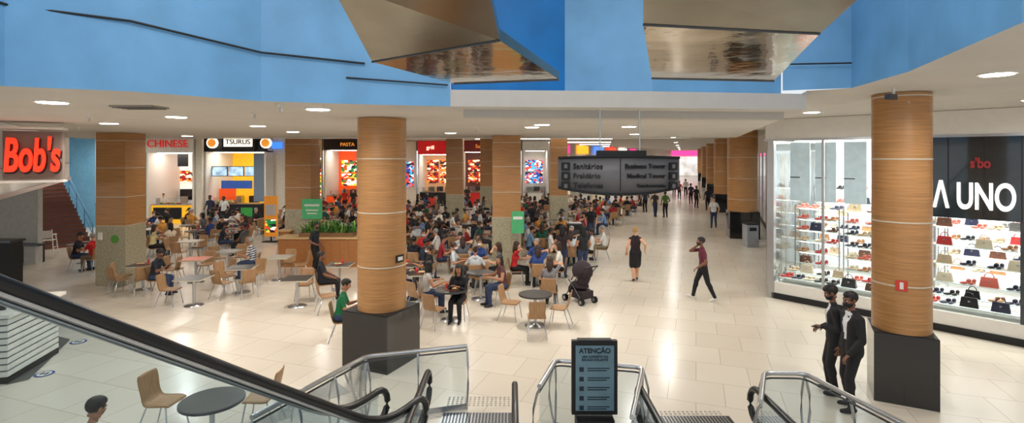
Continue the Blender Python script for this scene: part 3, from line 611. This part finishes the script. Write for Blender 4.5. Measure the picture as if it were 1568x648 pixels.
b.box((0.02,.04,.32),(.75,.08,.1),BLKM); b.cyl((-.3,.04,.35),(-.3,.04,1.0),.012,STEEL); b.cyl((.3,.04,.35),(.3,.04,1.0),.012,STEEL); b.box((0,-.004,0),(.012,.01,.5),BLKM)
b.obj('sign_panel',parent=e2); TD=M('sign_text_dark',(10,10,12),.5)
for j,(l,r) in enumerate((('Sanit\u00e1rios','Business Tower'),('Frald\u00e1rio','Medical Tower'),('Telefones','Estacionamento'))):
    text(l,.115,TD,(-.71,.055,.13-j*.15),e2,ext=.012,off=.001,align='LEFT',rz=-.13); text(r,.1 if j<2 else .07,TD,(.70,.055,.13-j*.15),e2,ext=.012,off=.001,align='RIGHT',rz=.13)
# ------------------------------------------------------------ railings + escalator
def railing(pts,name,h=1.0):
    b=MB(); P3=[Vector((p[0],p[1],h)) for p in pts]; sm=[]
    for i,p in enumerate(P3):
        if 0<i<len(P3)-1:
            a=p+(P3[i-1]-p).normalized()*.12; c=p+(P3[i+1]-p).normalized()*.12
            for t in(0,.25,.5,.75,1): sm.append(a*(1-t)**2+p*2*t*(1-t)+c*t*t)
        else: sm.append(p)
    b.path(sm,.032,STEEL,n=12); b.path([p-Vector((0,0,.07)) for p in sm],.014,STEELD,n=8)
    for a,c in zip(P3[:-1],P3[1:]):
        b.add([(a.x,a.y,.08),(c.x,c.y,.08),(c.x,c.y,h-.08),(a.x,a.y,h-.08)],[(0,1,2,3)],GLASSG)
        b.add([(a.x,a.y,0),(c.x,c.y,0),(c.x,c.y,.09),(a.x,a.y,.09)],[(0,1,2,3)],STEEL)
        L_=(c-a).length; k=max(1,round(L_/.75)); nrm=Vector((-(c-a).y,(c-a).x,0)).normalized()
        for j in range(k+1):
            q=a.lerp(c,j/k); b.path([(q.x+nrm.x*o_,q.y+nrm.y*o_,z) for o_,z in((0,.0),(.05,.2),(.09,.45),(.08,.7),(.03,.9),(0,h-.04))],.017,STEEL,n=8)
    return b.obj(name)
railing([P(715,530,1)[:2],P(560,546,1)[:2],(X(385,6.0),6.0)],'guard_railing')
railing([P(826,592,1)[:2],P(850,552,1)[:2],P(984,563,1)[:2],P(968,640,1)[:2]],'guard_railing')
railing([(X(1165,6.4),6.4),P(1170,571,1)[:2],P(1232,572,1)[:2],P(1385,650,1)[:2]],'guard_railing')
def escalator(Ls,Le,ext,off,name):
    Ls=Vector(Ls);Le=Vector(Le); dh=Vector((Le.x-Ls.x,Le.y-Ls.y,0)).normalized(); pr_=Vector((dh.y,-dh.x,0))
    b=MB(); D_=(Le-Ls)
    for o_ in(0,off):
        base=[Ls+D_*t for t in(-.75,-.4,0,.3,.6,.85)]; c0=Ls+D_*.85; c2=Le+dh*.45
        for t in(.2,.4,.6,.8,1): base.append(c0*(1-t)**2+Le*2*t*(1-t)+c2*t*t)
        base.append(c2+dh*ext); R=.2; cc=base[-1]-Vector((0,0,R))
        rail=[p+pr_*o_ for p in base]+[cc+pr_*o_+dh*math.sin(t)*R+Vector((0,0,math.cos(t)*R)) for t in[math.pi*i/8 for i in range(1,9)]]
        b.path(rail,.042,RUB,n=12); b.path([p+pr_*o_-Vector((0,0,.055)) for p in base],.02,STEEL,n=8)
        for p,q in zip(base[:-1],base[1:]):
            p=p+pr_*o_;q=q+pr_*o_; dz=Vector((0,0,.85)); b.add([p-dz,q-dz,q-Vector((0,0,.07)),p-Vector((0,0,.07))],[(0,1,2,3)],GLASSG)
            w_=pr_*.09*(1 if o_==0 else -1)
            lo=[Vector((v.x,v.y,max(0.0,v.z-1.45))) for v in(p,q)]
            b.add([lo[0],lo[1],q-dz,p-dz],[(0,1,2,3)],STEELD); b.add([p-dz,q-dz,q-dz-w_,p-dz-w_],[(0,1,2,3)],STEEL)
    n=30
    for i in range(n):
        t=-.75+1.7*i/n; c=Ls+D_*t+pr_*off/2; z=c.z-.95
        if z>.02: b.box((c.x,c.y,z-.1),(off-.14,D_.length*1.7/n*.95,.2),STEELD,rz=math.atan2(dh.y,dh.x)-math.pi/2)
    return b.obj(name)
escalator((-3.23,3.3,3.14),(-2.01,6.1,.97),.25,.6,'escalator')
b=MB()
for px,d,r in((788,7.35,.0),(972,7.25,0),(1142,7.2,0),(660,7.75,0)):
    x=X(px,d); q=[(x,d-2.2,.93),(x,d-1,.93),(x,d-.35,.93)]+[(x,d-.35+math.sin(t)*.22,.71+math.cos(t)*.22) for t in[math.pi*i/8 for i in range(1,9)]]+[(x,d-1,.49)]
    b.path(q,.042,RUB,n=12); b.add([(x,d-2.2,.0),(x,d-.3,0),(x,d-.16,.7),(x,d-.3,.9),(x,d-2.2,.9)],[(0,1,2,3,4)],GLASSG); b.b2((x-.06,d-2.2,0),(x+.06,d-.2,.12),STEEL)
b.obj('escalator_newel_set')
b=MB()
for x0,x1,y0,y1 in((X(680,8.3),X(785,8.3),7.2,8.15),(X(985,8),X(1118,8),7.0,8.05)):
    b.b2((x0,y0,.001),(x1,y1,.006),STEELD)
    k=int((x1-x0)/.05)
    for j in range(k): b.b2((x0+j*.05,y0,.006),(x0+j*.05+.02,y1,.01),STEEL)
b.obj('escalator_landing_plate')
b=MB()
for x0,x1,y0 in((X(690,8.8),X(800,8.8),8.4),(X(985,8.15),X(1115,8.15),8.12)):
    k=int((x1-x0)/.07)
    for j in range(k):
        for i in range(5 if y0>8.3 else 2): b.cyl((x0+j*.07,y0+i*.07,.0),(x0+j*.07,y0+i*.07,.008),.018,M('tactile_stud',(176,170,160),.5),n=8)
b.obj('tactile_paving')
ds=7.12; e3=empty('notice_stand',(X(910,ds),ds,0))
b=MB(); b.box((0,0,1.0),(.62,.07,1.0),BLKM); b.box((0,-.04,1.0),(.52,.02,.88),M('notice_poster',(104,134,146),.4,noise=.08)); b.box((0,0,.27),(.5,.3,.4),BLKM); b.box((0,0,.04),(.75,.5,.08),BLKM); b.box((0,0,1.49),(.46,.1,.05),BLKM); b.obj('frame',parent=e3)
NT=M('notice_text',(14,34,48),.5)
text('ATEN\u00c7\u00c3O',.09,NT,(0,-.055,1.37),e3,ext=.002,off=.003); text('USO CORRETO DA\nESCADA ROLANTE',.042,NT,(0,-.055,1.27),e3,ext=.002,off=.001)
b=MB()
for j in range(5): b.box((-.18,-.052,1.12-j*.13),(.06,.004,.06),NT); b.box((.05,-.052,1.135-j*.13),(.3,.004,.012),NT); b.box((.03,-.052,1.105-j*.13),(.26,.004,.012),NT)
b.obj('notice_icons',parent=e3)
# kiosk at lower left
b=MB(); KW=M('kiosk_white',(226,222,212),.5)
b.b2((-1.6,0,0),(0,1.5,.1),BLKM)
for j in range(9): b.b2((-1.6,.0,.12+j*.115),(.0,1.5,.205+j*.115),KW)
b.b2((-1.58,.03,.1),(-.03,1.47,1.15),STEELD); b.b2((-1.7,-.1,1.17),(.08,1.6,1.23),KW); b.box((-.5,.7,1.42),(.12,.12,.36),M('sanitizer_blue',(60,110,170),.4)); b.box((-.25,.3,1.3),(.09,.05,.16),BLACK)
b.obj('sales_kiosk',(X(20,9.3),9.2,0),math.radians(14))
b=MB(); g=M('floor_inlay_grey',(92,90,86),.35)
pp=[P(8,590),P(30,500),P(108,520),P(44,582)]; b.add([(p[0],p[1],.004) for p in pp],[(0,1,2,3)],g)
b.obj('floor_inlay')
b=MB()
for px,py in((68,573),(120,524),(72,492)):
    p=P(px,py); b.cyl((p[0],p[1],.005),(p[0],p[1],.008),.15,M('floor_sticker_blue',(60,84,150),.5),n=24); b.cyl((p[0],p[1],.008),(p[0],p[1],.010),.11,WHITE,n=24); b.ell((p[0]-.04,p[1],.011),(.03,.06,.003),BLKM,n=8,k=4); b.ell((p[0]+.04,p[1],.011),(.03,.06,.003),BLKM,n=8,k=4)
b.obj('floor_distancing_sticker')
# ------------------------------------------------------------ ceiling fittings + lamps
LK=1.38
def lampspot(x,y,z,E,r=.12,size=170,name='downlight_lamp'):
    L_=bpy.data.lights.new(name,'SPOT'); L_.energy=E*LK; L_.spot_size=math.radians(size); L_.spot_blend=.6; L_.shadow_soft_size=r; L_.color=(1,.96,.9)
    o=bpy.data.objects.new(name,L_); scene.collection.objects.link(o); o.location=(x,y,z-.05); return o
db=MB(); db.cyl((0,0,-.02),(0,0,0),.2,WHITE,n=28); db.cyl((0,0,-.028),(0,0,-.02),.165,LAMP,n=28); DL=db.mesh('downlight')
def down(x,y,z,E=0):
    put(DL,'downlight',(x,y,z))
    if E: lampspot(x,y,z-.0,E)
def PC(px,py,z): d=(z-HC)*F/(HY-py); return X(px,d),d
for px,py in((80,155),(487,166),(270,178),(167,188),(590,196),(395,192),(830,190),(963,193),(690,203)):
    x,y=PC(px,py,4.75); down(x,y,4.75,165)
x,y=PC(1527,112,5.05); down(x,y,5.05,190); down(9.5,9.5,5.05,120); down(7.0,12.2,5.05,110)
for x,y in((-12,12),(-16.5,16),(-6.5,15.5),(0.5,13),(4,17),(-11.5,18.5)): down(x,y,4.75,200)  # these and the rows below are extra downlights added to light the hall
for x in(-22,-15.5,-9,-2.5,4,):
    for y in(24.5,31 if x>-14 else 28,38): 
        if not(x<-14 and y>30): down(x,y,5.3,260)
for k in range(7): d=23+k*12; down(X(1040,d)-.5+k*.1,d,5.3,300+k*40)
for u,v in((1.0,1.0),(2.7,1.6),(4.4,1.0),(6.2,1.4),(8,1.2)):
    x=F0[0]+.657*u+.754*v; y=F0[1]-.754*u+.657*v; l=lampspot(x,y,4.42,180,name='shop_fill_spot'); l.data.color=(.95,.98,1)  # spots added to brighten the shop beyond its ceiling panels
for x,y in((-2.5,2.5),(1.5,3.0),(0,-1)): lampspot(x,y,8.5,180,r=.5,name='atrium_fill_spot')  # unseen spots added above the void as overhead fill
b=MB()
for k in range(5): b.box((2+k*1.6,28+k*9,5.26),(7,.08,.05),PANL,rz=0)
b.box((-4,22,5.25),(14,.1,.06),WHITE); b.box((-5,20.35,4.72),(24,.05,.04),WHITE)
b.obj('linear_ceiling_light')
vb=MB(); VG=M('vent_grey',(150,144,134),.6); vb.box((0,0,-.012),(.62,.4,.024),VG)
for j in range(4): vb.box((0,-.15+j*.1,-.03),(.58,.03,.012),M('vent_slot',(96,92,86),.6))
VT=vb.mesh('air_vent')
for px,py,z in((214,163,4.75),(855,174,4.75),(1270,189,5.05)): x,y=PC(px,py,z); put(VT,'air_vent',(x,y,z))
sb=MB(); sb.cyl((0,0,-.03),(0,0,0),.05,WHITE); sb.cyl((0,0,-.1),(0,0,-.03),.015,STEEL); sb.cyl((0,0,-.105),(0,0,-.1),.03,STEEL); SB=sb.mesh('sprinkler')
for px,py in((137,178),(390,172),(730,197),(430,160)): x,y=PC(px,py,4.75); put(SB,'fire_sprinkler',(x,y,4.75))
b=MB(); b.cyl((0,0,-.12),(0,0,0),.02,WHITE); b.box((-.05,-.02,-.15),(.2,.08,.08),STEELD,rz=.5); b.obj('security_camera',(X(1368,7.9),7.9,5.05))
# ------------------------------------------------------------ named people
def ppl(me,name,px,py,ang,col=(30,30,34),sc=1.0,z=0): p=P(px,py); occ.append((p[0],p[1],1.0)); return put(me,name,(p[0],p[1],z),math.radians(ang),scale=sc,color=col)
gA=person('guard_a',pelvis=(0,0,.93),lean=.03,hp=-.5,hands=((-.07,.17,1.07),(.11,.16,1.02)),suit=True,openfront=True,skin='c',hair='k',shoe='k',phone=0,feet=((-.11,.0,.085),(.11,.05,.085)),mask='b',epole=((-.35,-.6,-1),(.35,-.6,-1)))
gB=person('guard_b',lean=.0,hp=-.15,hy=.15,hands=((-.2,.16,.88),(.21,.04,.84)),suit=True,openfront=True,skin='c',hair='k',feet=((-.12,.08,.085),(.12,-.04,.085)),mask='b')
ppl(gA,'security_guard',1278,603,66,sc=1.06); ppl(gB,'security_guard',1305,627,88,sc=1.08)
wm=person('walker_f',female=True,skin='a',hair='y',style='bun',sleeve=.12,skirt=.99,pants='k',feet=((-.07,-.10,.10),(.07,.17,.085)),hands=((-.27,.1,.9),(.30,-.02,.98)),shoe='k',fpitch=(.3,0)); ppl(wm,'walking_woman',973,430,-5,col=(40,26,30),sc=1.0)
mn=person('walker_m',skin='c',hair='k',pants='k',shoe='w',feet=((-.09,-.28,.12),(.09,.26,.09)),fpitch=(.4,-.15),hands=((-.26,.18,.95),(.07,.17,1.46)),lean=.06,mask='b',epole=((-.5,-1,-.4),(1,.2,-1))); ppl(mn,'walking_man',1077,460,80,col=(100,36,56),sc=1.02)
sm=person('stander_m',skin='c',hair='k',pants='k',hands=((-.25,.12,.9),(.22,.2,1.0)),mask='b'); ppl(sm,'standing_man',482,417,-100,col=(26,28,38))
sw_=person('stander_f',female=True,skin='b',hair='k',style='long',pants='j',hands=((-.2,.2,1.0),(.2,.22,1.0)),sleeve=.4); ppl(sw_,'standing_woman',861,425,-20,col=(40,30,34)); ppl(sw_,'standing_woman',893,426,20,col=(30,30,34),sc=1.0)
sp=person('stander_m2',skin='a',hair='n',pants='j',hands=((-.24,.05,.88),(.24,.02,.88)),feet=((-.1,-.1,.085),(.1,.14,.085)))
for px,py,a,c in((988,325,10,(40,50,70)),(1003,332,190,(70,60,60)),(1019,333,5,(90,120,60)),(1093,349,150,(226,226,226)),(1066,318,190,(40,40,44)),(1058,312,0,(60,60,90)),(1040,305,180,(180,60,60)),(1050,300,0,(230,220,210)),(1032,300,180,(40,40,60)),(1084,322,0,(40,44,60))):
    ppl(random.choice((sp,sm,sw_)),'walking_shopper',px,py,a,col=c)
for px,d,c in((322,30.8,(40,44,70)),(343,30,(210,210,210)),(541,37,(60,50,50)),(250,32.4,(230,230,230)),(528,37.2,(200,60,40)),(715,41,(40,40,40))): put(random.choice((sp,sm)),'stall_worker',(X(px,d),d,0),math.radians(180),color=c); occ.append((X(px,d),d,1.2))
def sp_(px,py,z,v,ang,col,ch=True):
    p=P(px,py,z); seated((p[0],p[1],0),ang,v,col); 
    if ch: chair(p[0],p[1],ang)
    occ.append((p[0],p[1],1.1)); return p
HD=1.2
sp_(524,437,HD,0,-80,(24,110,66)); sp_(497,393,HD,2,-75,(24,26,36)); sp_(240,388,HD,6,-85,(34,36,46)); 
gs=person('diner_striped',striped=True,lean=.15,hands=TB,skin='b',hair='w',pants='j',**sit); p=P(385,370,HD); put(gs,'seated_diner',(p[0],p[1],0),math.radians(100),color=(60,62,80)); chair(p[0],p[1],100)
sp_(341,345,HD,6,-60,(30,34,44)); sp_(372,347,HD,2,80,(90,88,90)); sp_(143,363,HD,5,75,(200,36,34)); sp_(119,362,HD,0,-70,(26,28,40)); sp_(236,350,HD,1,-60,(236,220,160)); sp_(261,347,HD,4,60,(232,214,190))
wb=person('diner_black',female=True,skin='b',hair='k',style='long',pants='k',longsleeve=True,lean=.05,hp=-.2,hands=((-.08,.25,.84),(.10,.27,.86)),phone=1,**sit)
p=P(702,414,HD); put(wb,'seated_woman',(p[0],p[1],0),math.radians(172),color=(20,18,24)); chair(p[0],p[1],172); occ.append((p[0],p[1],1.1))
p=P(767,399,HD); put(V[4],'seated_woman',(p[0],p[1],0),math.radians(110),color=(90,50,50)); chair(p[0],p[1],110); occ.append((p[0],p[1],1.1))
sp_(842,402,HD,1,-10,(120,116,118)); sp_(812,352,HD,0,-80,(120,160,200)); sp_(923,351,HD,5,80,(220,216,210))
sp_(655,408,HD,4,-70,(190,184,176)); sp_(648,372,HD,6,-60,(40,44,60)); sp_(668,356,HD,5,80,(226,222,216)); sp_(716,350,HD,3,90,(150,30,34))
p=P(135,632,1.2); put(V[0],'seated_diner',(p[0],p[1],0),math.radians(-20),color=(225,225,225)); chair(p[0],p[1],-20)
def T_(px,py,*a,**k): p=P(px,py,.75); table(p[0],p[1],*a,**k)
T_(297,425,'sq',0,(90,)); T_(219,405,'sq',0,(150,-150),rot=5,tray=True); T_(370,409,'sq',0,(150,-150,60,-20),rot=10); T_(455,426,'sq',0,(0,),rot=5); T_(300,396,'sq',2,(0,90),rot=5); T_(428,393,'sq',1,(0,-60)); T_(291,369,'sq',1,(0,180,90)); T_(350,384,'sq',0,(0,60,120)); T_(345,357,'sq',0,(),tray=True); T_(520,405,'sq',0,(),tray=True); T_(129,372,'sq',0,(0,),tray=True); T_(249,360,'sq',0,(180,),tray=True)
T_(325,612,'rd'); T_(691,443,'rd',tray=True); T_(736,417,'rd',0,(0,)); T_(820,450,'rd',0,())
for px,py,a in((781,462,-110),(822,484,0),(858,470,75),(838,440,175),(665,472,-30),(187,422,-70),(250,612,-95),(402,606,95),(262,412,100),(500,452,-60),(435,372,180),(640,452,-40),(345,418,150)):
    p=P(px,py,.45); chair(p[0],p[1],a)
# baby stroller
b=MB(); FB=M('stroller_fabric',(48,38,42),.85); 
for x in(-.24,.24):
    for y in(-.32,.34):
        for q in(-.03,.03): 
            b.cyl((x+q-.012,y,.09),(x+q+.012,y,.09),.09,RUB,n=18); b.cyl((x+q-.014,y,.09),(x+q+.014,y,.09),.05,STEEL,n=12)
    b.path([(x,.34,.12),(x,.05,.5),(x,-.35,.95),(x,-.45,1.03)],.014,STEELD); b.path([(x,-.32,.12),(x,.0,.45),(x,.2,.62)],.014,STEELD)
b.path([(-.24,-.45,1.03),(.24,-.45,1.03)],.02,RUB); b.path([(-.24,.34,.13),(.24,.34,.13)],.012,STEELD)
b.ell((0,.02,.45),(.23,.3,.12),FB); b.ell((0,-.16,.66),(.22,.13,.32),FB,R=Matrix.Rotation(.35,3,'X')); b.ell((0,-.1,.86),(.26,.32,.3),FB,keep=lambda v:v.z>.8); b.box((0,-.08,.24),(.42,.46,.2),FB); b.ell((0,.28,.3),(.18,.08,.16),FB)
b.path([(-.22,.1,.62),(0,.28,.66),(.22,.1,.62)],.018,RUB)
p=P(888,462); b.obj('baby_stroller',(p[0],p[1],0),math.radians(35)); occ.append((p[0],p[1],1.3))
b=MB(); b.box((0,0,.5),(.5,.5,1.0),M('bin_grey',(150,152,156),.4)); b.box((0,0,1.02),(.54,.54,.06),BLKM); b.box((0,-.26,.8),(.3,.02,.15),BLKM); BN=b.mesh('trash_bin')
p=P(1134,372); put(BN,'trash_bin',(p[0],p[1]-1.0,0)); 
b=MB(); b.box((0,0,.65),(.55,.5,1.3),BLKM); b.box((0,0,1.32),(.6,.55,.05),STEELD); b.box((0,-.26,1.0),(.34,.02,.18),STEELD); b.obj('tray_return_bin',(X(879,21),21,0)); occ.append((X(879,21),21,1.2))
b=MB()
for q in(-1,1):
    for r_ in(-1,1): b.cyl((q*.25,r_*.25,0),(q*.18,r_*.16,.85),.02,WHITE,n=8)
    b.cyl((q*.2,-.2,.3),(q*.2,.2,.3),.015,WHITE,n=8); b.cyl((q*.18,-.18,.85),(q*.18,-.2,1.05),.018,WHITE,n=8)
b.box((0,0,.6),(.36,.34,.03),WHITE); b.box((0,-.18,.85),(.36,.03,.3),WHITE); b.box((0,.18,.8),(.4,.2,.03),WHITE); b.obj('high_chair',(X(74,21.3),21.3,0),.4)
# ------------------------------------------------------------ crowd
cols=[(28,30,38),(24,24,28),(226,224,220),(190,36,38),(44,70,130),(90,92,98),(232,226,214),(30,90,70),(150,40,50),(120,150,190),(24,26,34),(60,60,66),(214,150,60),(200,205,210),(30,30,34),(26,26,30)]
def free(x,y): return all((x-a)**2+(y-c)**2>r*r for a,c,r in occ)
for px,d,a,c in((655,20.5,90,(30,30,36)),(735,23,-90,(200,200,204)),(590,26.5,20,(40,40,50)),(815,26,-40,(30,32,40)),(905,24.5,180,(28,28,32)),(662,33,0,(220,60,50))):
    put(random.choice((sp,sm,sw_)),'standing_customer',(X(px,d),d,0),math.radians(a),color=c); occ.append((X(px,d),d,1.1))
y=14.3
while y<39.5:
    if y<19.5: xl=X(628,y)
    elif y<22: xl=X(560,y)
    elif y<28.6: xl=X(232,y)
    elif y<30.5: xl=X(440,y)
    elif y<35.5: xl=X(450,y)
    else: xl=X(560,y)+.6
    xr=.3+(y-15)*.40; x=xl+random.uniform(0,.4)
    while x<xr:
        best=None
        for _ in range(8):
            xx=x+random.uniform(-.3,.3); yy=y+random.uniform(-.35,.35)
            if free(xx,yy): best=(xx,yy); break
        if best:
            xx,yy=best; pxx=CX+F*xx/yy; inleft=pxx<600; dens=.5 if inleft else (.96 if y<28 else .82)
            if not(385<pxx<560 and yy<24.5):
                ch=(90,-90) if random.random()<.3 else (90,-90,0,180) if random.random()<.55 else (0,180,90)
                pp={a:(random.randrange(8),random.choice(cols)) for a in ch if random.random()<dens}
                k=random.random(); table(xx,yy,'rd' if k<.25 else 'sq',1 if k>.7 else 0,ch,pp,rot=random.uniform(-12,12),tray=random.random()<.5)
        x+=1.85
    y+=1.8 if y<27 else 2.2
# ------------------------------------------------------------ world + camera
w=bpy.data.worlds.new('World'); scene.world=w; w.use_nodes=True; bg=w.node_tree.nodes['Background']; bg.inputs[0].default_value=(.92,.96,1,1); bg.inputs[1].default_value=.9
cam=bpy.data.cameras.new('camera'); co=bpy.data.objects.new('camera',cam); scene.collection.objects.link(co); co.location=(0,0,HC); co.rotation_euler=(math.pi/2,0,0)
cam.sensor_width=36; cam.sensor_fit='HORIZONTAL'; cam.lens=36*F/1568; cam.shift_y=-84/1568; cam.clip_end=400; cam.clip_start=.05
scene.camera=co
print('objects',len(scene.objects))
